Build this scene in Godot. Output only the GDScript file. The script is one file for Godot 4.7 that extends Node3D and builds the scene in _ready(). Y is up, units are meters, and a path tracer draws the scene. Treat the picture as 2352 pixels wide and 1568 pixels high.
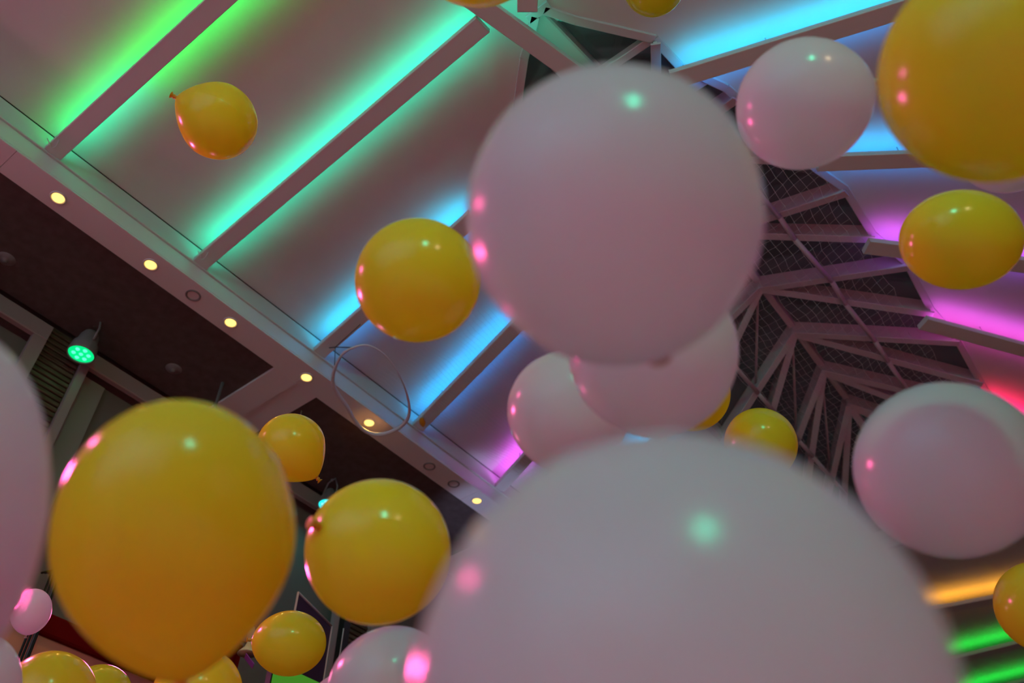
extends Node3D
# A hall with a skylight, LED light trays under the ceiling, and balloons coming down from a net.
# Axes: -z runs along the hall, -x towards the side gallery, y up; metres. The camera is at standing height, tilted up.

const HALL_TOP := 6.15        # underside of the main ceiling
const TRAY := 6.0             # underside of the light trays
const GALLERY := 5.857        # underside of the lower ceiling on the left
const SIDE := -3.87           # face of the bulkhead between hall and gallery
const LEFT := -4.95           # gallery wall
const RIGHT := 4.6
const FAR := -14.0
const BACK := 6.0

var mats := {}
var names := {}
var skin_round: ArrayMesh
var skin_pear: ArrayMesh
var knot_mesh: ArrayMesh

func _ready() -> void:
	# ---- camera, air, exposure ----
	var cam := Camera3D.new()
	cam.name = "camera"
	add_child(cam)
	cam.position = Vector3(0, 1.6, 0)
	cam.rotation_degrees = Vector3(45.23, 37.8, 0)
	cam.near = 0.05
	cam.far = 200.0
	var look := CameraAttributesPhysical.new()
	look.frustum_focal_length = 30.61
	look.frustum_focus_distance = 3.6
	look.frustum_near = 0.05
	look.frustum_far = 200.0
	look.exposure_aperture = 2.2
	cam.attributes = look
	cam.fov = 42.81
	cam.current = true
	var we := WorldEnvironment.new()
	we.name = "environment"
	var env := Environment.new()
	env.background_mode = Environment.BG_COLOR
	env.background_color = Color(0.05, 0.05, 0.06)
	env.tonemap_mode = Environment.TONE_MAPPER_LINEAR
	env.tonemap_exposure = 1.0
	env.sdfgi_enabled = true
	env.ssao_enabled = true
	env.ssil_enabled = true
	we.environment = env
	add_child(we)

	make_materials()
	make_shell()
	make_skylight()
	make_bulkhead()
	make_gallery_wall()
	make_trays()
	make_downlights()
	make_par_lamps()
	make_unseen_spots()
	make_balloons()
	make_nets()
	make_side_details()

# ------------------------------------------------------------ helpers
func mat(called: String, c: Color, rough := 0.6, spec := 0.5, metal := 0.0) -> StandardMaterial3D:
	var m := StandardMaterial3D.new()
	m.resource_name = called
	m.albedo_color = c
	m.roughness = rough
	m.metallic = metal
	m.metallic_specular = spec
	mats[called] = m
	return m

func glow(called: String, c: Color, energy: float) -> StandardMaterial3D:
	if mats.has(called):
		return mats[called]
	var m := mat(called, c * 0.5, 0.4)
	m.emission_enabled = true
	m.emission = c
	m.emission_energy_multiplier = energy
	return m

func noise_tex(freq: float, lo: Color, hi: Color, sd: int, size := 256) -> NoiseTexture2D:
	var n := FastNoiseLite.new()
	n.seed = sd
	n.frequency = freq
	n.fractal_octaves = 4
	var t := NoiseTexture2D.new()
	t.width = size
	t.height = size
	t.seamless = true
	t.noise = n
	var g := Gradient.new()
	g.set_color(0, lo)
	g.set_color(1, hi)
	t.color_ramp = g
	return t

func grain(m: StandardMaterial3D, freq: float, lo: Color, hi: Color, sd: int, scale: Vector3) -> void:
	m.albedo_texture = noise_tex(freq, lo, hi, sd)
	m.uv1_triplanar = true
	m.uv1_world_triplanar = true
	m.uv1_scale = scale

func numbered(called: String) -> String:
	var n: int = names.get(called, 0)
	names[called] = n + 1
	return called if n == 0 else "%s_%03d" % [called, n]

func thing(called: String, label: String, category: String, at := Vector3.ZERO, group := "") -> Node3D:
	var o := Node3D.new()
	o.name = numbered(called)
	add_child(o)
	o.position = at
	o.set_meta("label", label)
	if category:
		o.set_meta("category", category)
	if group:
		o.set_meta("group", group)
	return o

func struct(called: String, label: String) -> Node3D:
	var o := Node3D.new()
	o.name = called
	add_child(o)
	o.set_meta("label", label)
	o.set_meta("kind", "structure")
	return o

func part(called: String, m: Mesh, material: Material, parent: Node3D, at := Vector3.ZERO) -> MeshInstance3D:
	var o := MeshInstance3D.new()
	o.name = called
	o.mesh = m
	o.material_override = material
	parent.add_child(o, true)
	o.position = at
	return o

func flat() -> SurfaceTool:
	var st := SurfaceTool.new()
	st.begin(Mesh.PRIMITIVE_TRIANGLES)
	st.set_smooth_group(-1)
	return st

func smooth() -> SurfaceTool:
	var st := SurfaceTool.new()
	st.begin(Mesh.PRIMITIVE_TRIANGLES)
	st.set_smooth_group(0)
	return st

func done(st: SurfaceTool) -> ArrayMesh:
	st.generate_normals()
	st.index()
	return st.commit()

func tri(st: SurfaceTool, a: Vector3, b: Vector3, c: Vector3) -> void:
	st.add_vertex(a)
	st.add_vertex(b)
	st.add_vertex(c)

func quad(st: SurfaceTool, a: Vector3, b: Vector3, c: Vector3, d: Vector3) -> void:
	tri(st, a, b, c)
	tri(st, a, c, d)

# A chamfered bar from a to b: w across, h along "up".
func bar(st: SurfaceTool, a: Vector3, b: Vector3, w: float, h: float, ch := 0.004, up := Vector3.UP) -> void:
	var d := (b - a).normalized()
	var side := d.cross(up).normalized()
	var v := side.cross(d).normalized()
	var x := w / 2.0
	var y := h / 2.0
	var c := minf(ch, minf(x, y) * 0.6)
	var prof := [Vector2(x, y - c), Vector2(x - c, y), Vector2(-x + c, y), Vector2(-x, y - c), Vector2(-x, -y + c), Vector2(-x + c, -y), Vector2(x - c, -y), Vector2(x, -y + c)]
	for i in 8:
		var p: Vector2 = prof[i]
		var q: Vector2 = prof[(i + 1) % 8]
		var p3 := side * p.x + v * p.y
		var q3 := side * q.x + v * q.y
		quad(st, a + p3, b + p3, b + q3, a + q3)
		tri(st, a, a + p3, a + q3)
		tri(st, b, b + q3, b + p3)

func box(st: SurfaceTool, lo: Vector3, hi: Vector3, ch := 0.004) -> void:
	var m := (lo + hi) / 2.0
	bar(st, Vector3(m.x, m.y, lo.z), Vector3(m.x, m.y, hi.z), hi.x - lo.x, hi.y - lo.y, ch)

func bar_mesh(a: Vector3, b: Vector3, w: float, h: float, ch := 0.004, up := Vector3.UP) -> ArrayMesh:
	var st := flat()
	bar(st, a, b, w, h, ch, up)
	return done(st)

func box_mesh(lo: Vector3, hi: Vector3, ch := 0.004) -> ArrayMesh:
	var st := flat()
	box(st, lo, hi, ch)
	return done(st)

func tube(st: SurfaceTool, pts: Array, radius, sides := 8, closed := false) -> void:
	var n := pts.size()
	var rings := []
	var prev := Vector3.ZERO
	for i in n:
		var a: Vector3 = pts[(i - 1 + n) % n] if closed or i > 0 else pts[i]
		var b: Vector3 = pts[(i + 1) % n] if closed or i < n - 1 else pts[i]
		var d := (b - a).normalized()
		var s := prev - d * prev.dot(d) if i > 0 else d.cross(Vector3.UP if absf(d.y) < 0.9 else Vector3.RIGHT)
		s = s.normalized()
		prev = s
		var t := d.cross(s)
		var r: float = radius[i] if radius is Array else radius
		var ring := []
		for k in sides:
			var ang := TAU * k / sides
			ring.append(pts[i] + (s * cos(ang) + t * sin(ang)) * r)
		rings.append(ring)
	for i in (n if closed else n - 1):
		var p: Array = rings[i]
		var q: Array = rings[(i + 1) % n]
		for k in sides:
			var k2 := (k + 1) % sides
			quad(st, p[k], q[k], q[k2], p[k2])
	if not closed:
		for k in range(1, sides - 1):
			tri(st, rings[0][0], rings[0][k], rings[0][k + 1])
			tri(st, rings[n - 1][0], rings[n - 1][k + 1], rings[n - 1][k])

func tube_mesh(pts: Array, radius, sides := 8, closed := false) -> ArrayMesh:
	var st := smooth()
	tube(st, pts, radius, sides, closed)
	return done(st)

# Surface of revolution about y; profile of (radius, height) from top to bottom.
func lathe(prof: Array, sides := 32) -> ArrayMesh:
	var st := smooth()
	for i in prof.size() - 1:
		var p: Vector2 = prof[i]
		var q: Vector2 = prof[i + 1]
		for k in sides:
			var a := TAU * k / sides
			var b := TAU * (k + 1) / sides
			var pa := Vector3(cos(a) * p.x, p.y, sin(a) * p.x)
			var pb := Vector3(cos(b) * p.x, p.y, sin(b) * p.x)
			var qa := Vector3(cos(a) * q.x, q.y, sin(a) * q.x)
			var qb := Vector3(cos(b) * q.x, q.y, sin(b) * q.x)
			if p.x > 0.00001:
				tri(st, pa, pb, qb)
			if q.x > 0.00001:
				tri(st, pa, qb, qa)
	return done(st)

func smooth_loop(pts: Array, per := 6, closed := true) -> Array:
	var out := []
	var n := pts.size()
	var segs := n if closed else n - 1
	for i in segs:
		var p0: Vector3 = pts[(i - 1 + n) % n] if closed else pts[maxi(i - 1, 0)]
		var p1: Vector3 = pts[i]
		var p2: Vector3 = pts[(i + 1) % n]
		var p3: Vector3 = pts[(i + 2) % n] if closed else pts[mini(i + 2, n - 1)]
		for k in per:
			out.append(p1.cubic_interpolate(p2, p0, p3, float(k) / per))
	if not closed:
		out.append(pts[n - 1])
	return out

func facing(dir: Vector3, along := Vector3.ZERO) -> Basis:
	# a basis whose -z points along dir and, if given, whose x lies along "along"
	var z := -dir.normalized()
	var x := along if along != Vector3.ZERO else (Vector3.UP if absf(z.y) < 0.95 else Vector3.RIGHT).cross(z)
	x = (x - z * x.dot(z)).normalized()
	return Basis(x, z.cross(x), z)

func area_light(called: String, at: Vector3, dir: Vector3, size: Vector2, c: Color, energy: float, parent: Node3D, along := Vector3.ZERO) -> void:
	var l := AreaLight3D.new()
	l.name = called
	l.area_size = size
	l.light_color = c
	l.light_energy = energy
	l.shadow_enabled = true
	l.area_range = 30.0
	l.area_attenuation = 2.0
	parent.add_child(l, true)
	l.global_transform = Transform3D(facing(dir, along), at)

# ------------------------------------------------------------ materials
func make_materials() -> void:
	var m := mat("ceiling_paint", Color(0.86, 0.85, 0.85), 0.38, 0.45)
	grain(m, 0.02, Color(0.97, 0.97, 0.97), Color(1, 1, 1), 3, Vector3(0.4, 0.4, 0.4))
	mat("tray_paint", Color(0.84, 0.82, 0.82), 0.5, 0.4)
	mat("bulkhead_paint", Color(0.9, 0.85, 0.86), 0.55, 0.4)
	m = mat("gallery_dark", Color(0.4, 0.34, 0.33), 0.7, 0.3)
	grain(m, 0.05, Color(0.85, 0.85, 0.85), Color(1, 1, 1), 8, Vector3(0.8, 0.8, 0.8))
	m = mat("slat_wood", Color(0.45, 0.37, 0.31), 0.6, 0.3)
	grain(m, 0.03, Color(0.6, 0.55, 0.5), Color(1, 1, 1), 12, Vector3(3.0, 3.0, 0.5))
	mat("moulding", Color(0.62, 0.52, 0.52), 0.5, 0.4)
	mat("jamb", Color(0.58, 0.53, 0.5), 0.55, 0.4)
	mat("niche", Color(0.47, 0.41, 0.39), 0.6, 0.3)
	m = mat("wall_paint", Color(0.5, 0.38, 0.36), 0.7, 0.3)
	grain(m, 0.03, Color(0.9, 0.9, 0.9), Color(1, 1, 1), 15, Vector3(0.7, 0.7, 0.7))
	mat("pale_wall", Color(0.9, 0.89, 0.88), 0.7, 0.3)  # unseen back wall, kept pale to bounce the cool spots' light forward
	m = mat("floor_boards", Color(0.82, 0.76, 0.72), 0.6, 0.3)  # out of view, kept pale to bounce the rose light upwards
	grain(m, 0.08, Color(0.7, 0.7, 0.7), Color(1, 1, 1), 21, Vector3(1.5, 1.5, 1.5))
	mat("steel_paint", Color(0.8, 0.76, 0.79), 0.45, 0.5)
	mat("dark_metal", Color(0.06, 0.06, 0.065), 0.45, 0.5)
	mat("lamp_body", Color(0.5, 0.46, 0.47), 0.45, 0.5)
	mat("chrome", Color(0.8, 0.8, 0.8), 0.2, 0.5, 1.0)
	mat("cord_white", Color(0.85, 0.8, 0.82), 0.6, 0.4)
	mat("cord_grey", Color(0.3, 0.28, 0.33), 0.6, 0.4)
	mat("cable_black", Color(0.07, 0.06, 0.09), 0.5, 0.4)
	mat("salmon", Color(0.86, 0.55, 0.47), 0.6, 0.3)  # warm light on that stretch of wall is put into this colour
	mat("maroon_cloth", Color(0.42, 0.06, 0.07), 0.9, 0.1)
	mat("cream", Color(0.86, 0.78, 0.62), 0.6, 0.3)
	mat("violet_card", Color(0.72, 0.38, 0.78), 0.6, 0.3)
	mat("screen_frame", Color(0.75, 0.66, 0.72), 0.4, 0.5)
	mat("screen_cloth", Color(0.26, 0.17, 0.3), 0.7, 0.3)
	var g := mat("glass", Color(0.95, 0.97, 1.0, 0.04), 0.02, 0.5)
	g.transparency = BaseMaterial3D.TRANSPARENCY_ALPHA
	var y := mat("yellow_latex", Color(0.95, 0.92, 0.24), 0.2, 0.5)
	y.backlight_enabled = true
	y.backlight = Color(0.93, 0.9, 0.16)
	var yk := mat("yellow_knot", Color(0.85, 0.56, 0.08), 0.35, 0.5)
	yk.backlight_enabled = false
	var w := mat("white_latex", Color(0.885, 0.89, 0.92), 0.22, 0.5)
	w.backlight_enabled = true
	w.backlight = Color(0.93, 0.93, 0.96)
	mat("white_knot", Color(0.75, 0.7, 0.66), 0.35, 0.5)

# ------------------------------------------------------------ shell
# the edge of the skylight opening: [z, left x, right x]
var opening := [[-1.70, -1.16, -1.10], [-1.85, -1.35, -1.0], [-2.0, -1.5, -0.88], [-2.2, -1.68, -0.72], [-2.43, -1.88, -0.69], [-2.7, -2.1, -0.55], [-3.53, -2.1, -0.37], [-3.77, -2.1, -0.29], [-4.23, -2.1, -0.29], [-4.6, -2.1, -0.2], [-5.13, -2.1, -0.22], [-5.53, -2.1, -0.17], [-6.09, -2.1, -0.18], [-8.0, -2.1, -0.2]]

func make_shell() -> void:
	var s := struct("floor", "pale boarded floor of the hall, below the picture")
	part("floor_slab", box_mesh(Vector3(LEFT - 0.2, -0.2, FAR - 0.2), Vector3(RIGHT + 0.2, 0, BACK + 0.2)), mats.floor_boards, s)
	s = struct("wall_right", "plain painted wall on the right side of the hall")
	part("wall_slab", box_mesh(Vector3(RIGHT, 0, FAR), Vector3(RIGHT + 0.2, HALL_TOP + 0.2, BACK)), mats.wall_paint, s)
	s = struct("wall_far", "plain painted wall closing the far end of the hall")
	part("wall_slab", box_mesh(Vector3(LEFT - 0.2, 0, FAR - 0.2), Vector3(RIGHT + 0.2, HALL_TOP + 0.2, FAR)), mats.wall_paint, s)
	s = struct("wall_back", "pale unseen wall behind the camera, throwing light on the balloons")
	part("wall_slab", box_mesh(Vector3(LEFT - 0.2, 0, BACK), Vector3(RIGHT + 0.2, HALL_TOP + 0.2, BACK + 0.2)), mats.pale_wall, s)
	# the main ceiling, in strips along z round the opening
	s = struct("ceiling", "white main ceiling around the skylight, washed by coloured light")
	var st := flat()
	var t := 0.2
	var z0: float = opening[0][0]
	var z1: float = opening[-1][0]
	slab(st, SIDE, RIGHT, SIDE, RIGHT, BACK, z0, t)
	for i in opening.size() - 1:
		var a: Array = opening[i]
		var b: Array = opening[i + 1]
		slab(st, SIDE, a[1], SIDE, b[1], a[0], b[0], t)
		slab(st, a[2], RIGHT, b[2], RIGHT, a[0], b[0], t)
	slab(st, SIDE, RIGHT, SIDE, RIGHT, z1, FAR, t)
	part("ceiling_slab", done(st), mats.ceiling_paint, s)

func slab(st: SurfaceTool, xa0: float, xa1: float, xb0: float, xb1: float, za: float, zb: float, t: float) -> void:
	var y := HALL_TOP
	var a := Vector3(xa0, y, za)
	var b := Vector3(xa1, y, za)
	var c := Vector3(xb1, y, zb)
	var d := Vector3(xb0, y, zb)
	var u := Vector3(0, t, 0)
	quad(st, a, d, c, b)
	quad(st, a + u, b + u, c + u, d + u)
	quad(st, a, b, b + u, a + u)
	quad(st, d, d + u, c + u, c)
	quad(st, a, a + u, d + u, d)
	quad(st, b, c, c + u, b + u)

# ------------------------------------------------------------ skylight
func make_skylight() -> void:
	var s := struct("window_1", "dark ridged glass skylight on a steel frame in the ceiling")
	var top := 6.6
	var rx := -1.17
	var nodes := [-3.05, -3.88, -4.53, -5.12, -5.67, -6.19]
	var hubs := []
	for z in nodes:
		hubs.append(Vector3(rx, top, z))
	var y := HALL_TOP + 0.06
	var right := [[-2.77, -0.53], [-3.4, -0.4], [-3.77, -0.29], [-4.23, -0.29], [-4.6, -0.2], [-5.13, -0.22], [-5.53, -0.17], [-6.09, -0.18], [-6.5, -0.18], [-7.05, -0.19], [-7.4, -0.19], [-7.95, -0.2]]
	var re := []
	var le := []
	for e in right:
		re.append(Vector3(e[1], y, e[0]))
		le.append(Vector3(-2.1 if e[0] < -2.7 else -2.1, y, e[0]))
	# frame round the opening
	for side in [1, 2]:
		for i in opening.size() - 1:
			var a: Array = opening[i]
			var b: Array = opening[i + 1]
			part("kerb", bar_mesh(Vector3(a[side], HALL_TOP + 0.05, a[0]), Vector3(b[side], HALL_TOP + 0.05, b[0]), 0.05, 0.13), mats.steel_paint, s)
	part("kerb", bar_mesh(Vector3(-2.1, HALL_TOP + 0.05, -8.0), Vector3(-0.2, HALL_TOP + 0.05, -8.0), 0.05, 0.13), mats.steel_paint, s)
	part("kerb", bar_mesh(Vector3(-1.2, HALL_TOP + 0.05, -1.69), Vector3(-1.06, HALL_TOP + 0.05, -1.69), 0.05, 0.13), mats.steel_paint, s)
	part("apex_plate", box_mesh(Vector3(-1.42, HALL_TOP + 0.115, -1.84), Vector3(-0.98, HALL_TOP + 0.145, -1.6)), mats.ceiling_paint, s)
	# ridge
	for i in hubs.size() - 1:
		part("ridge_beam", bar_mesh(hubs[i], hubs[i + 1], 0.05, 0.09), mats.steel_paint, s)
	for edge in [re, le]:
		for i in hubs.size():
			for k in 2:
				rafter(s, hubs[i], edge[2 * i + k])
			glass_pane(s, [hubs[i], edge[2 * i], edge[2 * i + 1]])
			if i < hubs.size() - 1:
				glass_pane(s, [hubs[i], edge[2 * i + 1], edge[2 * i + 2]])
				glass_pane(s, [hubs[i], edge[2 * i + 2], hubs[i + 1]])
		# purlin half way down the slope
		for i in edge.size() - 1:
			var pa: Vector3 = hubs[i / 2].lerp(edge[i], 0.5) + Vector3(0, -0.143, 0)
			var pb: Vector3 = hubs[(i + 1) / 2].lerp(edge[i + 1], 0.5) + Vector3(0, -0.143, 0)
			part("purlin", tube_mesh([pa, pb], 0.018, 8), mats.steel_paint, s)
	# near hip
	var hip := [Vector3(-2.1, y, -2.77), Vector3(-1.68, y, -2.2), Vector3(-1.38, y, -1.88), Vector3(-1.08, y, -1.72), Vector3(-0.72, y, -2.2), Vector3(-0.53, y, -2.77)]
	for i in hip.size():
		if i == 1 or i == 4:
			rafter(s, hubs[0], hip[i])
		if i < hip.size() - 1:
			glass_pane(s, [hubs[0], hip[i], hip[i + 1]])
	part("spine", bar_mesh(Vector3(-1.22, HALL_TOP + 0.07, -1.68), hubs[0] + Vector3(0, -0.03, 0), 0.2, 0.1, 0.01), mats.ceiling_paint, s)
	part("tie_bar", bar_mesh(Vector3(-0.72, HALL_TOP + 0.03, -2.2), Vector3(-1.68, HALL_TOP + 0.03, -2.2), 0.045, 0.06), mats.steel_paint, s)
	part("tie_bar", bar_mesh(Vector3(-0.58, HALL_TOP + 0.03, -2.6), Vector3(-2.05, HALL_TOP + 0.03, -2.6), 0.045, 0.06), mats.steel_paint, s)
	# far hip
	var last: Vector3 = hubs[-1]
	rafter(s, last, Vector3(-1.15, y, -7.97))
	glass_pane(s, [last, le[-1], Vector3(-1.15, y, -7.97)])
	glass_pane(s, [last, Vector3(-1.15, y, -7.97), re[-1]])
	# wire braces between hubs and the middles of the purlins
	for i in range(1, hubs.size() - 1):
		for edge in [le]:
			var e: Vector3 = hubs[i + 1].lerp(edge[2 * i + 2], 0.5)
			part("brace", tube_mesh([hubs[i] + Vector3(0, -0.03, 0), e + Vector3(0, -0.05, 0)], 0.01, 6), mats.steel_paint, s)

func rafter(s: Node3D, a: Vector3, b: Vector3) -> void:
	part("rafter", bar_mesh(a + Vector3(0, -0.05, 0), b + Vector3(0, -0.05, 0), 0.022, 0.13, 0.003), mats.steel_paint, s)
	part("rafter_flange", bar_mesh(a + Vector3(0, -0.121, 0), b + Vector3(0, -0.121, 0), 0.056, 0.012, 0.003), mats.steel_paint, s)

func glass_pane(s: Node3D, p: Array) -> void:
	var n: Vector3 = (p[1] - p[0]).cross(p[2] - p[0]).normalized()
	if n.y < 0:
		n = -n
	var u := n * 0.008
	var o := Vector3(0, 0.02, 0)
	var st := flat()
	var a: Vector3 = p[0] + o
	var b: Vector3 = p[1] + o
	var c: Vector3 = p[2] + o
	tri(st, a, b, c)
	tri(st, a + u, c + u, b + u)
	quad(st, a, a + u, b + u, b)
	quad(st, b, b + u, c + u, c)
	quad(st, c, c + u, a + u, a)
	part("pane", done(st), mats.glass, s)

# ------------------------------------------------------------ bulkhead and gallery
func make_bulkhead() -> void:
	var s := struct("trim_1", "pale bulkhead with downlights between the hall and the dark gallery ceiling")
	# upper wall strip from lip to ceiling
	part("upper_strip", box_mesh(Vector3(SIDE - 0.05, TRAY, FAR), Vector3(SIDE, HALL_TOP - 0.006, BACK)), mats.ceiling_paint, s)
	part("lip", box_mesh(Vector3(SIDE - 0.05, TRAY - 0.012, FAR), Vector3(SIDE + 0.014, TRAY, BACK)), mats.tray_paint, s)
	part("fascia", box_mesh(Vector3(SIDE - 0.04, GALLERY + 0.012, FAR), Vector3(SIDE, TRAY - 0.012, BACK)), mats.bulkhead_paint, s)
	# underside in lengths
	var cuts := [BACK, -0.42, -2.70, -4.55, -7.0, -9.5, FAR]
	for i in cuts.size() - 1:
		part("soffit_board", box_mesh(Vector3(SIDE - 0.213, GALLERY, cuts[i + 1] + 0.001), Vector3(SIDE, GALLERY + 0.012, cuts[i] - 0.001), 0.002), mats.bulkhead_paint, s)
	s = struct("ceiling_001", "dark brown lower ceiling of the side gallery")
	var bands := [[BACK, -2.515], [-2.92, -5.2], [-5.6, -8.0], [-8.4, -10.8], [-11.2, FAR]]
	for b in bands:
		part("ceiling_panel", box_mesh(Vector3(LEFT, GALLERY + 0.022, b[1]), Vector3(SIDE - 0.21, GALLERY + 0.05, b[0])), mats.gallery_dark, s)
	for i in bands.size() - 1:
		var zc: float = (bands[i][1] + bands[i + 1][0]) / 2.0
		part("cross_band", box_mesh(Vector3(LEFT, GALLERY, zc), Vector3(SIDE - 0.213, GALLERY + 0.04, bands[i][1])), mats.bulkhead_paint, s)
		part("cross_band", box_mesh(Vector3(LEFT, GALLERY + 0.012, bands[i + 1][0]), Vector3(SIDE - 0.213, GALLERY + 0.04, zc - 0.002)), mats.bulkhead_paint, s)
	part("roof_slab", box_mesh(Vector3(LEFT - 0.2, HALL_TOP + 0.05, FAR), Vector3(SIDE - 0.04, HALL_TOP + 0.2, BACK)), mats.gallery_dark, s)

func make_gallery_wall() -> void:
	var s := struct("wall_left", "dark gallery wall with pale framed openings and thin wooden slats")
	part("wall_slab", box_mesh(Vector3(LEFT - 0.3, 0, FAR), Vector3(LEFT - 0.12, HALL_TOP, BACK)), mats.niche, s)
	part("wall_base", box_mesh(Vector3(LEFT - 0.12, 0, FAR), Vector3(LEFT, 3.6, BACK)), mats.wall_paint, s)
	# framed openings, with slatted fields between them: [from z, to z]
	var frames := [[1.2, 0.05], [-0.2, -1.318], [-1.585, -2.75], [-3.05, -4.2], [-4.5, -5.65], [-5.95, -7.1]]
	for f in frames:
		var za: float = f[0]
		var zb: float = f[1]
		part("frame_head", box_mesh(Vector3(LEFT - 0.02, 5.70, zb), Vector3(LEFT + 0.03, GALLERY - 0.03, za), 0.006), mats.moulding, s)
		part("frame_stile", box_mesh(Vector3(LEFT - 0.02, 3.6, za - 0.055), Vector3(LEFT + 0.03, 5.70, za), 0.006), mats.moulding, s)
		part("frame_stile", box_mesh(Vector3(LEFT - 0.02, 3.6, zb), Vector3(LEFT + 0.03, 5.70, zb + 0.09), 0.006), mats.moulding, s)
		part("niche_panel", box_mesh(Vector3(LEFT - 0.12, 3.6, zb + 0.02), Vector3(LEFT - 0.1, 5.72, za - 0.02)), mats.niche, s)
		part("shutter", box_mesh(Vector3(LEFT - 0.1, 3.6, za - 0.24), Vector3(LEFT - 0.06, 5.69, za - 0.07), 0.006), mats.jamb, s)
	for i in frames.size() - 1:
		slat_field(s, frames[i][1], frames[i + 1][0])
	slat_field(s, BACK, frames[0][0], false)
	slat_field(s, frames[-1][1], FAR, false)

func slat_field(s: Node3D, za: float, zb: float, slats := true) -> void:
	part("slat_backing", box_mesh(Vector3(LEFT - 0.12, 3.6, zb), Vector3(LEFT - 0.03, GALLERY + 0.02, za)), mats.slat_wood, s)
	if not slats:
		return
	var one := box_mesh(Vector3(-0.012, -0.014, zb + 0.004), Vector3(0.012, 0.014, za - 0.004), 0.004)
	for k in 48:
		part("slat", one, mats.slat_wood, s, Vector3(LEFT - 0.022, GALLERY - 0.02 - k * 0.042, 0))

# ------------------------------------------------------------ light trays
# a: end at the wall or skylight, b: other end; left/right: strips of [from, to, colour, power per metre] along the edge nearer to / farther from the camera
func tray(label: String, a: Vector2, b: Vector2, w: float, left: Array, right: Array) -> void:
	var p := Vector3(a.x, TRAY, a.y)
	var q := Vector3(b.x, TRAY, b.y)
	var o := thing("light_tray", label, "light", p, "LED light trays under the ceiling")
	var d := (q - p).normalized()
	var len := p.distance_to(q)
	var side := d.cross(Vector3.UP).normalized()
	var yy := Vector3(0, 0.008, 0)
	part("unseen_tray_rib", bar_mesh(Vector3(0, 0.0285, 0), d * len + Vector3(0, 0.0285, 0), 0.006, 0.025, 0.002), mats.tray_paint, o)  # unseen from below, stops each strip's light from spreading across the tray
	part("tray_plate", bar_mesh(yy, d * len + yy, w, 0.016, 0.003), mats.tray_paint, o)
	for s in [-1.0, 1.0]:
		part("tray_lip", bar_mesh(side * s * (w / 2 - 0.004) + Vector3(0, 0.0285, 0), d * len + side * s * (w / 2 - 0.004) + Vector3(0, 0.0285, 0), 0.008, 0.025, 0.002), mats.tray_paint, o)  # lip raised to stop low light and narrow the ceiling glow
		for seg in (right if s < 0 else left):
			var c: Color = seg[2]
			var u0: float = maxf(seg[0], 0.06 / len)
			var u1: float = minf(seg[1], 1.0 - 0.02 / len)
			var off: Vector3 = side * s * (w / 2 - 0.024)
			var m0: Vector3 = d * (len * u0) + off + Vector3(0, 0.026, 0)
			var m1: Vector3 = d * (len * u1) + off + Vector3(0, 0.026, 0)
			part("led_strip", bar_mesh(m0, m1, 0.014, 0.012, 0.003), glow("led_" + c.to_html(false), c, 2.0), o)
			area_light("led_light", p + (m0 + m1) / 2 + Vector3(0, 0.008, 0), Vector3.UP + side * s * 0.35, Vector2(m0.distance_to(m1), 0.014), c, seg[3] * m0.distance_to(m1), o, d)
	for u in [0.0, len]:
		part("tray_end", bar_mesh(d * u - side * w / 2 + Vector3(0, 0.0215, 0), d * u + side * w / 2 + Vector3(0, 0.0215, 0), 0.006, 0.043, 0.002), mats.tray_paint, o)
	# hanger rods up to the ceiling
	for u in [0.2, 0.8]:
		part("hanger_rod", tube_mesh([d * len * u + Vector3(0, 0.016, 0), d * len * u + Vector3(0, HALL_TOP - TRAY, 0)], 0.004, 6), mats.steel_paint, o)

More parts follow.
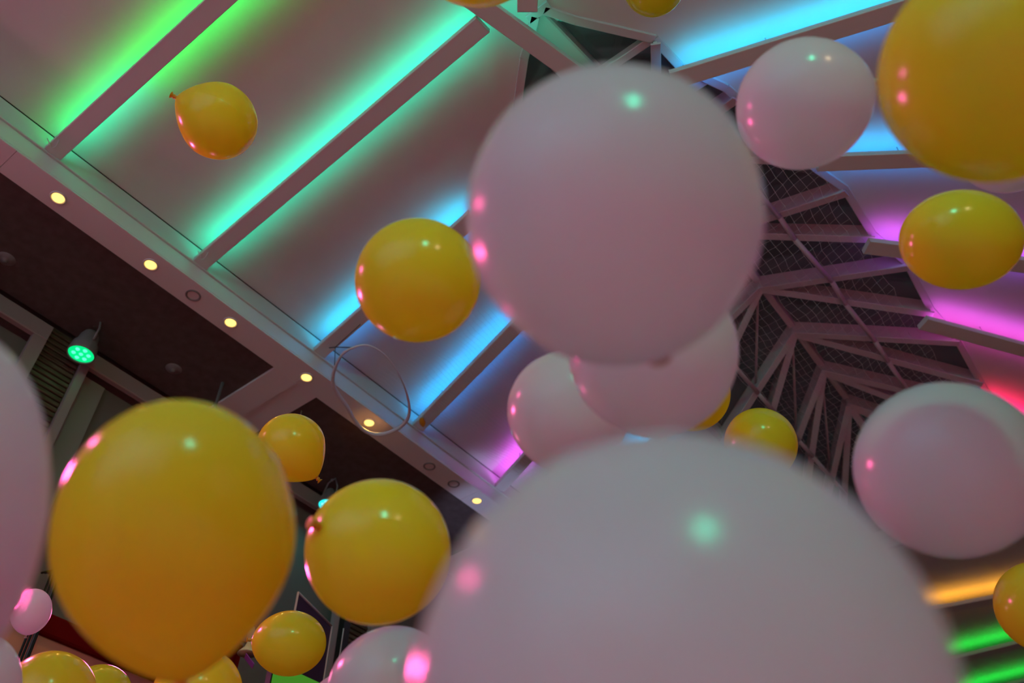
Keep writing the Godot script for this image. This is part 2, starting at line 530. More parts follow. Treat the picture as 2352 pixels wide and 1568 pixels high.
func make_trays() -> void:
	var green := Color(0.02, 0.95, 0.3)
	var teal := Color(0.0, 0.85, 0.68)
	var aqua := Color(0.0, 0.9, 0.7)
	var cyan := Color(0.04, 0.84, 0.95)
	var azure := Color(0.04, 0.7, 0.95)
	var blue := Color(0.12, 0.5, 0.95)
	var violet := Color(0.5, 0.3, 0.95)
	var magenta := Color(0.82, 0.33, 0.88)
	var pink := Color(0.95, 0.2, 0.6)
	var red := Color(0.95, 0.02, 0.12)
	var gold := Color(1.0, 0.68, 0.2)
	var lime := Color(0.05, 0.9, 0.25)
	var e := 0.1
	tray("light tray washing the ceiling bright green, nearest the top left corner", Vector2(-3.86, -0.575), Vector2(-1.3, -0.6), 0.105, [[0, 1, green, e]], [[0, 0.28, teal, e], [0.28, 1, green, e]])
	tray("long light tray washing the ceiling turquoise, behind the small upper yellow balloon", Vector2(-3.86, -1.64), Vector2(-1.37, -1.515), 0.105, [[0, 1, aqua, e]], [[0, 1, aqua, e * 0.7]])
	tray("light tray glowing cyan, mostly behind the middle yellow balloon", Vector2(-3.86, -2.70), Vector2(-2.2, -2.45), 0.105, [[0, 1, cyan, e]], [[0, 1, blue, e]])
	tray("light tray glowing azure blue beside the rope hoop", Vector2(-3.86, -3.76), Vector2(-2.2, -3.25), 0.105, [[0, 1, azure, e]], [[0, 1, blue, e]])
	tray("short visible light tray glowing magenta, at the lower end of the bulkhead", Vector2(-3.86, -4.80), Vector2(-2.2, -4.08), 0.105, [[0, 1, magenta, e]], [[0, 1, magenta, e]])
	tray("light tray glowing blue, seen in the gap above the largest white balloon", Vector2(-3.86, -5.86), Vector2(-2.2, -4.94), 0.105, [[0, 1, azure, e]], [[0, 1, azure, e]])
	tray("pinkish light tray crossing the near corner of the skylight at the top", Vector2(-1.355, -1.28), Vector2(-1.02, -2.5), 0.105, [[0, 0.75, teal, e * 0.4]], [])
	tray("stub of a light tray at the top edge beside the skylight corner", Vector2(-1.14, -1.60), Vector2(-0.6, -0.9), 0.105, [[0, 1, teal, e * 0.5]], [])
	tray("light tray glowing cyan at the top right, above the upper white balloon", Vector2(-0.75, -2.40), Vector2(1.8, -3.25), 0.105, [[0, 1, cyan, e]], [[0, 1, blue, e]])
	tray("light tray glowing blue behind the knotted white balloon at the upper right", Vector2(-0.33, -3.40), Vector2(1.7, -4.83), 0.105, [[0, 1, azure, e]], [[0, 1, blue, e * 0.7]])
	tray("light tray glowing magenta behind the right-hand yellow balloon", Vector2(-0.35, -4.18), Vector2(1.3, -5.9), 0.105, [[0, 1, magenta, e]], [[0, 1, violet, e * 0.5]])
	tray("light tray glowing bright magenta at the right edge, below the yellow balloon", Vector2(-0.30, -5.08), Vector2(1.2, -7.3), 0.105, [[0, 1, magenta, e * 0.9]], [[0, 1, pink, e * 0.3]])
	tray("light tray glowing red behind the white balloon at the right edge", Vector2(-0.28, -6.2), Vector2(1.2, -9.3), 0.105, [[0, 1, red, e * 1.1]], [[0, 1, magenta, e * 0.35]])
	tray("far light tray glowing gold at the lower right", Vector2(-3.0, -8.9), Vector2(2.0, -10.1), 0.14, [[0, 1, gold, e * 0.9]], [[0, 1, gold, e * 0.5]])
	tray("far light tray glowing green, below the gold one", Vector2(-3.0, -10.4), Vector2(2.0, -10.75), 0.14, [[0, 1, lime, e * 0.75]], [[0, 1, lime, e * 0.3]])
	tray("farthest light tray glowing green in the lower right corner", Vector2(-3.0, -11.5), Vector2(2.0, -11.7), 0.14, [[0, 1, lime, e * 0.75]], [[0, 1, lime, e * 0.3]])

# ------------------------------------------------------------ downlights
func make_downlights() -> void:
	var warm := Color(1.0, 0.76, 0.36)
	var ring := lathe([Vector2(0.034, 0.03), Vector2(0.037, 0.0), Vector2(0.04, -0.006), Vector2(0.046, -0.007), Vector2(0.05, -0.003), Vector2(0.05, 0.0)], 28)
	var bulb := lathe([Vector2(0.0, 0.012), Vector2(0.026, 0.008), Vector2(0.036, 0.0), Vector2(0.034, -0.006), Vector2(0.02, -0.012), Vector2(0.0, -0.014)], 20)
	var lit := [[-0.77, "first lit downlight of the row from the left edge"], [-1.44, "second lit downlight of the row from the left edge"], [-2.1, "third lit downlight of the row, with the brightest halo"], [-2.81, "fourth lit downlight of the row, left of the rope hoop"], [-3.47, "lit downlight seen through the rope hoop"], [-4.8, "last lit downlight at the lower end of the bulkhead"]]
	var k := (GALLERY - 1.6) / 4.4
	for l in lit:
		var at := Vector3(SIDE - 0.106, GALLERY, l[0] * k)
		var o := thing("downlight", l[1], "downlight", at, "lit downlights in the bulkhead")
		part("trim_ring", ring, mats.tray_paint, o)
		part("lamp_bulb", bulb, glow("warm_bulb", Color(1.0, 0.8, 0.42), 2.2), o)
		var sp := SpotLight3D.new()
		sp.name = "lamp_light"
		sp.light_color = warm
		sp.light_energy = 0.25
		sp.light_size = 0.02
		sp.spot_angle = 55.0
		sp.spot_range = 30.0
		sp.spot_attenuation = 2.0
		sp.shadow_enabled = true
		o.add_child(sp)
		sp.position = Vector3(0, -0.022, 0)
		sp.rotation_degrees = Vector3(-90, 0, 0)
	var dark_eye := lathe([Vector2(0.0, 0.012), Vector2(0.012, 0.01), Vector2(0.02, 0.004), Vector2(0.0225, 0.014)], 20)
	var off := [[-1.78, "unlit downlight between the second and third lit ones"], [-4.18, "upper of two unlit downlights on the pale end of the bulkhead"], [-4.49, "lower of two unlit downlights on the pale end of the bulkhead"]]
	for l in off:
		var o := thing("downlight", l[1], "downlight", Vector3(SIDE - 0.106, GALLERY, l[0] * k), "unlit downlights in the bulkhead")
		part("trim_ring", ring, mats.lamp_body, o)
		part("reflector", dark_eye, mats.chrome, o)
	var rose := lathe([Vector2(0.0, -0.03), Vector2(0.012, -0.028), Vector2(0.016, -0.016), Vector2(0.03, -0.012), Vector2(0.05, -0.008), Vector2(0.058, 0.0)], 24)
	for l in [[-0.81, "flush round fitting in the dark ceiling at the left edge"], [-2.09, "flush round fitting in the dark ceiling above the big yellow balloon"]]:
		var o := thing("ceiling_fitting", l[1], "ceiling fitting", Vector3(-4.68, GALLERY + 0.022, l[0]), "round fittings in the dark ceiling")
		part("plate", rose, mats.lamp_body, o)

# ------------------------------------------------------------ PAR lamps
func par_lamp(label: String, at: Vector3, aim: Vector3, c: Color, energy: float, light: float, top: float, size := 0.085, beam := 0.0, cone := 46.0) -> void:
	var o := thing("par_lamp", label, "stage lamp", at, "stage lamps hung from the ceiling")
	var d := (aim - at).normalized()
	var turn := Basis(Quaternion(Vector3.DOWN, d))
	var r := size
	var body := part("lamp_can", lathe([Vector2(0.0, r * 2.3), Vector2(r * 0.55, r * 2.25), Vector2(r * 0.7, r * 1.9), Vector2(r * 0.8, r * 1.2), Vector2(r * 0.98, r * 0.9), Vector2(r * 1.06, r * 0.1), Vector2(r * 1.06, -r * 0.1), Vector2(r * 0.99, -r * 0.1), Vector2(r * 0.97, 0.0)], 28), mats.lamp_body, o)
	body.basis = turn
	var lens := part("lamp_lens", lathe([Vector2(r * 0.97, r * 0.02), Vector2(r * 0.6, -r * 0.02), Vector2(0.0, -r * 0.04)], 28), glow("lens_" + c.to_html(false), c, energy), o)
	lens.basis = turn
	var led := lathe([Vector2(0.0, -r * 0.12), Vector2(r * 0.12, -r * 0.1), Vector2(r * 0.17, -r * 0.02)], 12)
	var bright := c.lerp(Color(0.75, 1.0, 0.95), 0.45)
	for k in 7:
		var a := TAU * k / 6.0
		var p := Vector3.ZERO if k == 6 else Vector3(cos(a), 0, sin(a)) * r * 0.55
		var l := part("led_light", led, glow("led_dot_" + c.to_html(false), bright, energy * 1.6), o)
		l.basis = turn
		l.position = turn * p
	# yoke up to the ceiling
	var side := turn * Vector3.RIGHT
	var mid := turn * Vector3(0, r * 0.9, 0)
	var up := Vector3(0, top - at.y, 0)
	part("yoke", tube_mesh([mid + side * r * 1.12, mid + side * r * 1.2 + Vector3(0, r * 1.2, 0), mid + Vector3(0, r * 2.6, 0) + side * r * 0.6, mid + Vector3(0, r * 2.7, 0), mid + Vector3(0, r * 2.6, 0) - side * r * 0.6, mid - side * r * 1.2 + Vector3(0, r * 1.2, 0), mid - side * r * 1.12], 0.008, 6), mats.lamp_body, o)
	part("stem", tube_mesh([mid + Vector3(0, r * 2.6, 0), Vector3(mid.x, up.y, mid.z)], 0.012, 8), mats.lamp_body, o)
	if light > 0.0:
		area_light("lamp_light", at + d * r * 0.16, d, Vector2(r * 1.5, r * 1.5), c, light, o)
	if beam > 0.0:
		var sp := SpotLight3D.new()
		sp.name = "lamp_light"
		sp.light_color = c
		sp.light_energy = beam
		sp.light_size = r * 0.8
		sp.spot_angle = cone
		sp.spot_angle_attenuation = 0.5
		sp.spot_range = 30.0
		sp.spot_attenuation = 2.0
		sp.shadow_enabled = true
		o.add_child(sp)
		sp.global_transform = Transform3D(facing(d), at + d * r * 0.2)

func make_par_lamps() -> void:
	par_lamp("stage lamp shining green under the dark gallery ceiling, at the left", Vector3(-4.76, 5.62, -1.50), Vector3(-4.72, 2.6, -1.45), Color(0.0, 0.95, 0.55), 1.0, 0.007, GALLERY + 0.022)
	par_lamp("stage lamp shining cyan above the lower yellow balloon", Vector3(-4.74, 5.62, -3.70), Vector3(-4.4, 2.6, -3.2), Color(0.15, 0.9, 0.9), 1.4, 0.1, GALLERY + 0.022, 0.07)
	par_lamp("unseen stage lamp shining pink, hung from the gallery ceiling left of the picture", Vector3(-4.65, 4.6, -0.75), Vector3(-0.5, 2.5, -0.8), Color(1.0, 0.3, 0.6), 30.0, 0.0, GALLERY + 0.022, 0.14, 6.5, 34.0)  # out of view, placed for the pink glints on the balloons' left sides
	par_lamp("unseen stage lamp shining pink, hung higher and farther back than the other pink one", Vector3(-4.6, 5.35, 0.7), Vector3(-0.3, 2.7, -0.8), Color(1.0, 0.3, 0.6), 8.0, 0.0, GALLERY + 0.022, 0.14, 3.0, 14.0)  # out of view, placed for the second, weaker set of pink glints
	par_lamp("unseen stage lamp shining pink, hung low on the gallery behind the large lower-left yellow balloon", Vector3(-4.42, 3.93, -2.35), Vector3(-0.36, 1.74, -0.36), Color(1.0, 0.3, 0.6), 4.0, 0.0, GALLERY + 0.022, 0.14, 10.0, 4.0)  # hidden from view, placed to light the largest white balloon's left edge
	par_lamp("unseen stage lamp shining green, hung from the hall ceiling behind the camera", Vector3(2.6, 5.0, 1.9), Vector3(-0.5, 2.6, -0.8), Color(0.05, 0.92, 0.7), 12.0, 6.0, HALL_TOP, 0.11)  # out of view, placed for the green glints and cooler balloon tops
	par_lamp("unseen stage lamp shining warm white, hung from the hall ceiling right of the camera", Vector3(3.4, 4.9, 0.6), Vector3(-2.3, 3.7, -1.4), Color(1.0, 0.84, 0.62), 4.0, 0.0, HALL_TOP, 0.05, 2.0, 22.0)  # out of view, placed for small warm glints on the left yellow balloons
	par_lamp("unseen stage lamp on a floor stand shining pale blue up at the bulkhead end", Vector3(-2.6, 1.2, -5.4), Vector3(-3.97, 5.86, -4.95), Color(0.72, 0.8, 1.0), 3.0, 0.0, 0.0, 0.08, 9.0, 7.0)  # out of view, placed to turn the bulkhead end pale blue

func make_unseen_spots() -> void:
	# unseen rose spots, placed so the pale floor throws soft light up at the trays
	var rose := Color(1.0, 0.46, 0.54)
	var spots := [[Vector3(2.6, 5.3, 3.6), "behind the camera on the right"], [Vector3(-2.2, 5.3, 4.2), "behind the camera on the left"], [Vector3(3.3, 5.3, -1.5), "beside the right wall"], [Vector3(3.5, 5.3, -5.0), "farther along the right wall"], [Vector3(0.3, 5.3, 4.9), "in front of the back wall"], [Vector3(3.5, 5.3, 1.2), "right of the camera"], [Vector3(-3.2, 5.3, 2.3), "beside the gallery left of the camera"]]
	for sp in spots:
		par_lamp("unseen stage lamp shining rose straight down on the floor, " + sp[1], sp[0], sp[0] + Vector3(0, -1, 0), rose, 2.0, 0.0, HALL_TOP, 0.12, 9.8)
	# unseen cool white spots, placed so the back wall lights the balloon fronts
	for x in [-1.6, 2.2]:
		par_lamp("unseen stage lamp shining cool white on the back wall, " + ("on the left" if x < 0.0 else "on the right"), Vector3(x, 4.3, 1.8), Vector3(x, 4.9, 6.0), Color(0.62, 0.86, 1.0), 2.0, 0.0, HALL_TOP, 0.12, 25.0, 44.0)

# ------------------------------------------------------------ balloons
func skin(taper: float, tip: float) -> ArrayMesh:
	var prof := []
	for i in 40:
		var f := PI * i / 39.0
		if f <= PI / 2:
			prof.append(Vector2(sin(f), cos(f)))
		else:
			var s := (f - PI / 2) / (PI / 2)
			prof.append(Vector2(maxf(cos(s * PI / 2) * (1.0 - taper * sin(s * PI / 2) * s), 0.0), -sin(s * PI / 2) * (1.0 + tip * s * s)))
	prof[-1] = Vector2(0.0, prof[-1].y)
	prof[0] = Vector2(0.0, 1.0)
	return lathe(prof, 64)

func balloon(colour: String, label: String, at: Vector3, knot: Vector3, r: float, len: float, pear := false) -> void:
	var o := thing("balloon", label, "balloon", at, colour + " balloons")
	o.basis = Basis(Quaternion(Vector3.DOWN, knot.normalized()))
	var b := part("latex_skin", skin_pear if pear else skin_round, mats[colour + "_latex"], o)
	b.scale = Vector3(r, len, r)
	var k := part("knot", knot_mesh, mats[colour + "_knot"], o, Vector3(0, -len * (1.10 if pear else 1.03), 0))
	k.scale = Vector3.ONE * r

func make_balloons() -> void:
	skin_round = skin(0.06, 0.04)
	skin_pear = skin(0.32, 0.12)
	knot_mesh = lathe([Vector2(0.10, 0.04), Vector2(0.06, -0.01), Vector2(0.045, -0.04), Vector2(0.062, -0.065), Vector2(0.06, -0.085), Vector2(0.04, -0.10), Vector2(0.06, -0.125), Vector2(0.085, -0.15), Vector2(0.092, -0.158), Vector2(0.086, -0.165), Vector2(0.0, -0.13)], 20)
	balloon("white", "very large blurred white balloon filling the bottom centre", Vector3(-0.212, 1.791, -0.414), Vector3(-0.417, -0.511, -0.752), 0.139, 0.142)
	balloon("white", "large white balloon in the middle, in front of the skylight", Vector3(-0.234, 2.280, -0.461), Vector3(-0.283, -0.229, -0.931), 0.141, 0.144)
	balloon("yellow", "large yellow balloon cut off by the upper right corner", Vector3(0.165, 2.629, -0.800), Vector3(0.780, 0.363, -0.510), 0.144, 0.147)
	balloon("yellow", "large yellow balloon at the lower left", Vector3(-0.842, 2.158, -0.452), Vector3(-0.540, -0.570, -0.619), 0.133, 0.161, true)
	balloon("white", "pink-lit white balloon cut off by the left edge", Vector3(-0.742, 2.016, -0.191), Vector3(-0.434, -0.760, -0.483), 0.076, 0.147)
	balloon("white", "white balloon at the right edge, in front of the red glow", Vector3(-0.141, 2.457, -1.335), Vector3(0.863, -0.185, -0.471), 0.141, 0.144)
	balloon("white", "white balloon hanging directly under the large middle white one", Vector3(-0.446, 2.611, -0.954), Vector3(-0.358, -0.142, -0.923), 0.139, 0.142)
	balloon("yellow", "yellow balloon with its knot facing the camera, right of the large lower-left one", Vector3(-1.133, 2.532, -1.029), Vector3(-0.048, -0.114, 0.992), 0.141, 0.144)
	balloon("yellow", "mid-sized yellow balloon overlapping the left side of the large middle white one", Vector3(-0.948, 3.081, -0.880), Vector3(0.285, 0.787, -0.547), 0.139, 0.142)
	balloon("white", "white balloon at the upper right with its knot against the large yellow one", Vector3(-0.092, 3.301, -1.149), Vector3(0.957, -0.011, -0.289), 0.139, 0.142)
	balloon("white", "white balloon partly hidden behind the white one under the middle", Vector3(-0.821, 2.890, -1.266), Vector3(-0.111, -0.032, -0.993), 0.137, 0.140)
	balloon("yellow", "oval yellow balloon at the right edge in front of the magenta light tray", Vector3(0.058, 3.318, -1.751), Vector3(0.598, 0.241, -0.764), 0.124, 0.158)
	balloon("yellow", "small pear-shaped yellow balloon alone at the upper left", Vector3(-1.807, 4.327, -0.634), Vector3(-0.391, 0.188, 0.901), 0.135, 0.138, true)
	balloon("yellow", "small yellow balloon with its knot at the lower right, above the lower-left ones", Vector3(-2.243, 3.642, -1.539), Vector3(0.252, -0.589, -0.768), 0.129, 0.132, true)
	balloon("yellow", "small yellow balloon rising behind the top of the largest white one", Vector3(-0.842, 3.651, -2.609), Vector3(-0.302, -0.255, -0.919), 0.134, 0.137)
	balloon("yellow", "small yellow balloon with a cream ornament to its left, at the bottom", Vector3(-2.644, 3.172, -2.004), Vector3(-0.623, -0.030, 0.782), 0.121, 0.139)
	balloon("yellow", "sliver of a yellow balloon behind the white one under the middle", Vector3(-0.933, 3.722, -2.274), Vector3(0.181, 0.983, 0.029), 0.137, 0.140)
	balloon("white", "white balloon with pink highlights at the bottom, left of the largest white one", Vector3(-1.552, 2.545, -1.491), Vector3(0.059, -0.752, -0.656), 0.149, 0.127)
	balloon("yellow", "lower part of a yellow balloon at the top edge, right of centre", Vector3(-0.463, 5.335, -1.593), Vector3(0.479, 0.843, 0.246), 0.134, 0.137)
	balloon("yellow", "thin slice of a yellow balloon at the top edge, left of the skylight", Vector3(-0.502, 3.536, -0.511), Vector3(0.443, 0.850, 0.286), 0.149, 0.120)
	balloon("white", "slice of a white balloon under the large upper right yellow one", Vector3(0.284, 3.673, -1.851), Vector3(0.740, 0.654, -0.159), 0.137, 0.140)
	balloon("yellow", "top of a yellow balloon in the lower left corner", Vector3(-2.748, 2.721, -1.225), Vector3(-0.163, -0.810, -0.564), 0.137, 0.140)
	balloon("yellow", "yellow balloon sliver between the corner one and the large lower-left one", Vector3(-3.594, 3.135, -1.806), Vector3(-0.075, -0.790, -0.609), 0.134, 0.137)
	balloon("yellow", "top of a yellow balloon directly below the large lower-left one", Vector3(-2.453, 2.763, -1.544), Vector3(-0.090, -0.869, -0.487), 0.137, 0.140)
	balloon("yellow", "yellow balloon cut off by the right edge near the bottom", Vector3(-0.213, 2.907, -2.913), Vector3(0.655, -0.281, -0.701), 0.137, 0.140)
	balloon("white", "greyish white balloon in the bottom left corner", Vector3(-2.352, 2.493, -0.862), Vector3(-0.596, -0.737, -0.319), 0.112, 0.160)
	balloon("white", "small white balloon between the left-edge white one and the large yellow one", Vector3(-3.259, 3.198, -1.274), Vector3(-0.522, -0.758, -0.392), 0.069, 0.083)
	balloon("white", "top of a white balloon at the bottom edge below the small yellow one", Vector3(-1.994, 2.646, -1.777), Vector3(-0.278, -0.768, -0.577), 0.137, 0.140)

# ------------------------------------------------------------ nets
func net_sheet(o: Node3D, corner: Vector3, u: Vector3, v: Vector3, nu: int, nv: int, sag: float, r: float, sd: int, m: Material) -> void:
	var n := FastNoiseLite.new()
	n.seed = sd
	n.frequency = 0.9
	var grid := []
	for i in nu + 1:
		var row := []
		for j in nv + 1:
			var a := float(i) / nu
			var b := float(j) / nv
			var p := corner + u * a + v * b
			p.y -= sag * sin(a * PI) * sin(b * PI)
			p += Vector3(n.get_noise_2d(p.x * 3.0, p.z * 3.0), 0.6 * n.get_noise_2d(p.z * 3.0 + 40.0, p.x * 3.0), n.get_noise_2d(p.x * 3.0 + 90.0, p.z * 3.0)) * 0.032
			row.append(p)
		grid.append(row)
	var st := smooth()
	for i in nu + 1:
		tube(st, grid[i], r, 3)
	for j in nv + 1:
		var line := []
		for i in nu + 1:
			line.append(grid[i][j])
		tube(st, line, r * 0.55, 3)
	part("net_strands", done(st), m, o).set_meta("kind", "stuff")
	var kn := SphereMesh.new()
	kn.radius = r * 1.9
	kn.height = r * 3.8
	kn.radial_segments = 6
	kn.rings = 3
	var mm := MultiMesh.new()
	mm.transform_format = MultiMesh.TRANSFORM_3D
	mm.mesh = kn
	mm.instance_count = (nu + 1) * (nv + 1)
	var k := 0
	for row in grid:
		for p in row:
			mm.set_instance_transform(k, Transform3D(Basis(), p))
			k += 1
	var mi := MultiMeshInstance3D.new()
	mi.name = "net_knots"
	mi.multimesh = mm
	mi.material_override = m
	mi.set_meta("kind", "stuff")
	o.add_child(mi, true)

func make_nets() -> void:
	var o := thing("balloon_net", "thin white balloon net sagging below the dark skylight", "net", Vector3.ZERO)
	net_sheet(o, Vector3(-1.55, 5.95, -3.0), Vector3(1.2, 0, 0.15), Vector3(0.0, 0, -3.3), 22, 50, 0.12, 0.0011, 5, mats.cord_white)
	o = thing("balloon_net", "faint fine net hanging below the ceiling beside the rope hoop", "net", Vector3.ZERO)
	net_sheet(o, Vector3(-3.6, 5.85, -2.95), Vector3(1.5, 0, 0.0), Vector3(0.1, 0, -1.9), 42, 52, 0.10, 0.0007, 9, mats.cord_white)
	o = thing("rope_hoop", "pale rope hoop holding the net mouth open beside the bulkhead", "hoop", Vector3.ZERO)
	var loop := smooth_loop([Vector3(-3.765, 5.740, -2.801), Vector3(-3.661, 5.740, -2.713), Vector3(-3.511, 5.740, -2.638), Vector3(-3.397, 5.740, -2.636), Vector3(-3.306, 5.740, -2.680), Vector3(-3.279, 5.740, -2.791), Vector3(-3.312, 5.740, -2.955), Vector3(-3.386, 5.740, -3.124), Vector3(-3.500, 5.740, -3.301), Vector3(-3.615, 5.740, -3.408), Vector3(-3.755, 5.740, -3.446), Vector3(-3.884, 5.740, -3.422), Vector3(-3.955, 5.740, -3.342), Vector3(-3.942, 5.740, -3.205), Vector3(-3.864, 5.740, -3.031), Vector3(-3.822, 5.740, -2.902)], 5)
	var thick := []
	var given := [0.0144, 0.0112, 0.0096, 0.0080, 0.0064, 0.0048, 0.0048, 0.0064, 0.0096, 0.0128, 0.0144, 0.0160, 0.0144, 0.0128, 0.0128, 0.0144]
	for i in loop.size():
		var g0: float = given[i / 5]
		var g1: float = given[(i / 5 + 1) % given.size()]
		thick.append(lerpf(g0, g1, (i % 5) / 5.0))
	part("rope", tube_mesh(loop, thick, 10, true), mats.cord_white, o)
	part("tie_cord", tube_mesh([Vector3(-3.740, 5.990, -2.690), Vector3(-3.626, 5.900, -2.656), Vector3(-3.397, 5.740, -2.636)], 0.004, 6), mats.cord_grey, o)
	part("tie_cord", tube_mesh([Vector3(-3.626, 5.900, -2.656), Vector3(-3.661, 5.740, -2.713)], 0.003, 6), mats.cord_grey, o)
	part("tie_cord", tube_mesh([Vector3(-3.626, 5.900, -2.656), Vector3(-3.400, 5.990, -2.660)], 0.003, 6), mats.cord_grey, o)
	part("tie_cord", tube_mesh([Vector3(-3.615, 5.740, -3.408), Vector3(-3.840, 5.990, -3.600)], 0.004, 6), mats.cord_white, o)
	o = thing("cable_tie", "white cable tie hanging from the end of the green-lit tray", "cable tie", Vector3(-3.792, 6.000, -0.554))
	part("strap", tube_mesh([Vector3(0.05, -0.001, 0.01), Vector3(0.02, -0.012, 0), Vector3(0, -0.02, 0), Vector3(-0.01, -0.03, 0.012), Vector3(0.0, -0.018, 0.03), Vector3(0.01, -0.001, 0.06)], 0.003, 6), mats.cord_white, o)
	o = thing("cable_tie", "white cable tie hanging from the end of the turquoise-lit tray", "cable tie", Vector3(-3.779, 6.000, -1.615))
	part("strap", tube_mesh([Vector3(0.05, -0.001, 0.01), Vector3(0.02, -0.012, 0), Vector3(0, -0.02, 0), Vector3(-0.01, -0.03, 0.012), Vector3(0.0, -0.018, 0.03), Vector3(0.01, -0.001, 0.06)], 0.003, 6), mats.cord_white, o)
	o = thing("balloon_scrap", "limp orange-yellow balloon scrap on the end of the azure-lit tray", "balloon", Vector3(-3.739, 5.970, -3.684))
	var scrap := part("latex_skin", skin_pear, mats.yellow_knot, o, Vector3(0, -0.015, 0))
	scrap.scale = Vector3(0.024, 0.045, 0.016)
	scrap.rotation_degrees = Vector3(80, 30, 0)
	var scrap_knot := part("knot", knot_mesh, mats.yellow_knot, o, Vector3(0, 0.022, 0))
	scrap_knot.scale = Vector3.ONE * 0.06
	scrap_knot.rotation_degrees = Vector3(160, 0, 0)

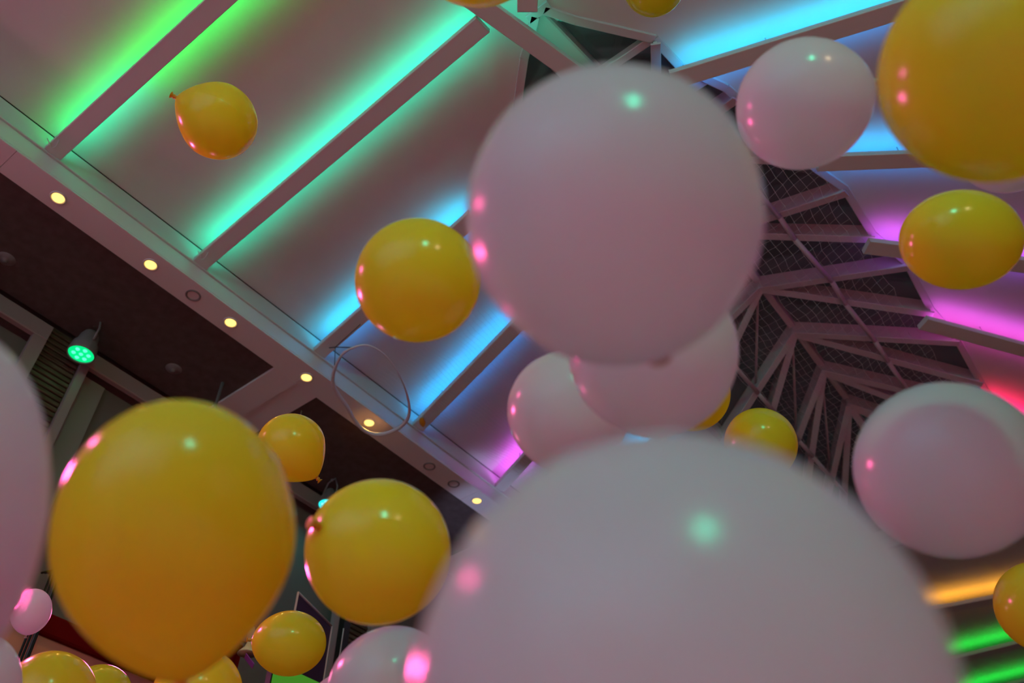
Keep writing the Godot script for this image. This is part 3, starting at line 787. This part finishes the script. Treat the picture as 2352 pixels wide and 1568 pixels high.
# ------------------------------------------------------------ bits at the lower left
func make_side_details() -> void:
	var o := thing("wall_ledge", "salmon-coloured ledge low on the gallery wall, behind black cables", "ledge", Vector3.ZERO)
	part("ledge_front", box_mesh(Vector3(LEFT, 3.5, -2.9), Vector3(LEFT + 0.06, 3.9, -1.62), 0.01), mats.salmon, o)
	part("ledge_cap", box_mesh(Vector3(LEFT, 3.9, -2.9), Vector3(LEFT + 0.09, 4.02, -1.62), 0.01), mats.maroon_cloth, o)
	o = thing("cable_bundle", "bundle of black cables in front of the salmon ledge", "cables", Vector3.ZERO)
	part("cable", tube_mesh([Vector3(-4.950, 4.258, -1.904), Vector3(-4.820, 4.228, -1.904), Vector3(-4.800, 3.988, -1.904), Vector3(-4.800, 3.229, -1.917)], 0.0070, 8), mats.cable_black, o)
	part("cable", tube_mesh([Vector3(-4.950, 4.266, -1.922), Vector3(-4.820, 4.236, -1.922), Vector3(-4.800, 3.996, -1.922), Vector3(-4.800, 3.235, -1.934)], 0.0070, 8), mats.cable_black, o)
	part("cable", tube_mesh([Vector3(-4.950, 4.274, -1.940), Vector3(-4.820, 4.244, -1.940), Vector3(-4.800, 4.004, -1.940), Vector3(-4.800, 3.242, -1.952)], 0.0070, 8), mats.cord_grey, o)
	part("cable", tube_mesh([Vector3(-4.950, 4.279, -1.953), Vector3(-4.820, 4.249, -1.953), Vector3(-4.800, 4.009, -1.953), Vector3(-4.800, 3.247, -1.965)], 0.0070, 8), mats.cable_black, o)
	o = thing("projection_screen", "violet screen on a thin pale frame behind the small bottom yellow balloon", "screen", Vector3.ZERO)
	var c1 := Vector3(-4.300, 4.504, -3.250)
	var c2 := Vector3(-4.461, 4.504, -3.707)
	var low := Vector3(0, -1.3, 0)
	part("frame_rail", tube_mesh([c1, c2], 0.007, 8), mats.screen_frame, o)
	part("frame_rail", tube_mesh([c1 + low, c2 + low], 0.007, 8), mats.screen_frame, o)
	part("frame_post", tube_mesh([c1, Vector3(c1.x, 0, c1.z)], 0.007, 8), mats.screen_frame, o)
	part("frame_post", tube_mesh([c2, Vector3(c2.x, 0, c2.z)], 0.007, 8), mats.screen_frame, o)
	part("screen_cloth", bar_mesh(c1.lerp(c2, 0.01) + low * 0.5, c1.lerp(c2, 0.99) + low * 0.5, 0.004, 1.28, 0.001), mats.screen_cloth, o)
	o = thing("speaker_pole", "dark square pole with pale edges beside the violet screen", "pole", Vector3(-4.600, 0.000, -3.941))
	part("mast", box_mesh(Vector3(-0.03, 0, -0.03), Vector3(0.03, 4.749, 0.03), 0.004), mats.dark_metal, o)
	part("edge_strip", tube_mesh([Vector3(0.034, 0, 0.034), Vector3(0.034, 4.599, 0.034)], 0.004, 6), mats.screen_frame, o)
	part("foot_plate", box_mesh(Vector3(-0.2, 0, -0.2), Vector3(0.2, 0.02, 0.2)), mats.dark_metal, o)
	o = thing("hanging_ornament", "cream hanging ornament with a round head and flared skirt beside the small yellow balloon", "ornament", Vector3(-4.300, 4.101, -2.963))
	part("head", lathe([Vector2(0, 0.05), Vector2(0.012, 0.045), Vector2(0.02, 0.02), Vector2(0.026, 0.0), Vector2(0.022, -0.02), Vector2(0.01, -0.032), Vector2(0, -0.034)], 20), mats.cream, o)
	part("skirt", lathe([Vector2(0.006, -0.03), Vector2(0.012, -0.05), Vector2(0.022, -0.085), Vector2(0.05, -0.118), Vector2(0.056, -0.128), Vector2(0.0, -0.12)], 20), mats.cream, o)
	part("cord", tube_mesh([Vector3(0, 0.048, 0), Vector3(0.0, 1.778, 0.0)], 0.003, 6), mats.cream, o)
	part("violet_tag", bar_mesh(Vector3(-0.01, -0.135, 0.0), Vector3(0.02, -0.19, -0.05), 0.07, 0.003, 0.001), mats.violet_card, o)
	o = thing("cloth_drape", "small dark red cloth drape beside the cream ornament", "cloth", Vector3.ZERO)
	var st := smooth()
	var rows := []
	for i in 13:
		var line := []
		for j in 9:
			var u := i / 12.0
			var v := j / 8.0
			line.append(Vector3(-4.5 + 0.03 * sin(u * 19.0) * (0.4 + 0.6 * v), 4.14 - 0.62 * v + 0.02 * cos(u * 9.0), -2.86 - 0.2 * u - 0.03 * v * sin(u * 6.0)))
		rows.append(line)
	for i in 12:
		for j in 8:
			quad(st, rows[i][j], rows[i][j + 1], rows[i + 1][j + 1], rows[i + 1][j])
			var th := Vector3(-0.006, 0, 0)
			quad(st, rows[i][j] + th, rows[i + 1][j] + th, rows[i + 1][j + 1] + th, rows[i][j + 1] + th)
	part("cloth", done(st), mats.maroon_cloth, o)
	part("rail", tube_mesh([Vector3(-4.95, 4.15, -2.96), Vector3(-4.5, 4.15, -2.96), Vector3(-4.5, 4.15, -2.84), Vector3(-4.5, 4.15, -3.08)], 0.008, 6), mats.dark_metal, o)
	o = thing("display_screen", "small glowing green display below the small bottom yellow balloon", "screen", Vector3(-3.950, 0.000, -3.114))
	var top := 3.816
	part("housing", box_mesh(Vector3(-0.05, top - 0.4, -0.24), Vector3(-0.005, top, 0.2), 0.01), mats.dark_metal, o)
	part("display_screen_face", box_mesh(Vector3(-0.006, top - 0.39, -0.23), Vector3(0.0, top - 0.008, 0.19), 0.001), glow("green_screen", Color(0.3, 0.62, 0.16), 0.6), o)
	part("post", tube_mesh([Vector3(-0.03, 0, 0), Vector3(-0.03, top - 0.38, 0)], 0.02, 10), mats.dark_metal, o)
	part("foot_plate", box_mesh(Vector3(-0.2, 0, -0.2), Vector3(0.15, 0.02, 0.2)), mats.dark_metal, o)
	area_light("display_light", Vector3(-3.946, 3.616, -3.134), Vector3.RIGHT, Vector2(0.4, 0.36), Color(0.3, 0.62, 0.16), 0.02, o)
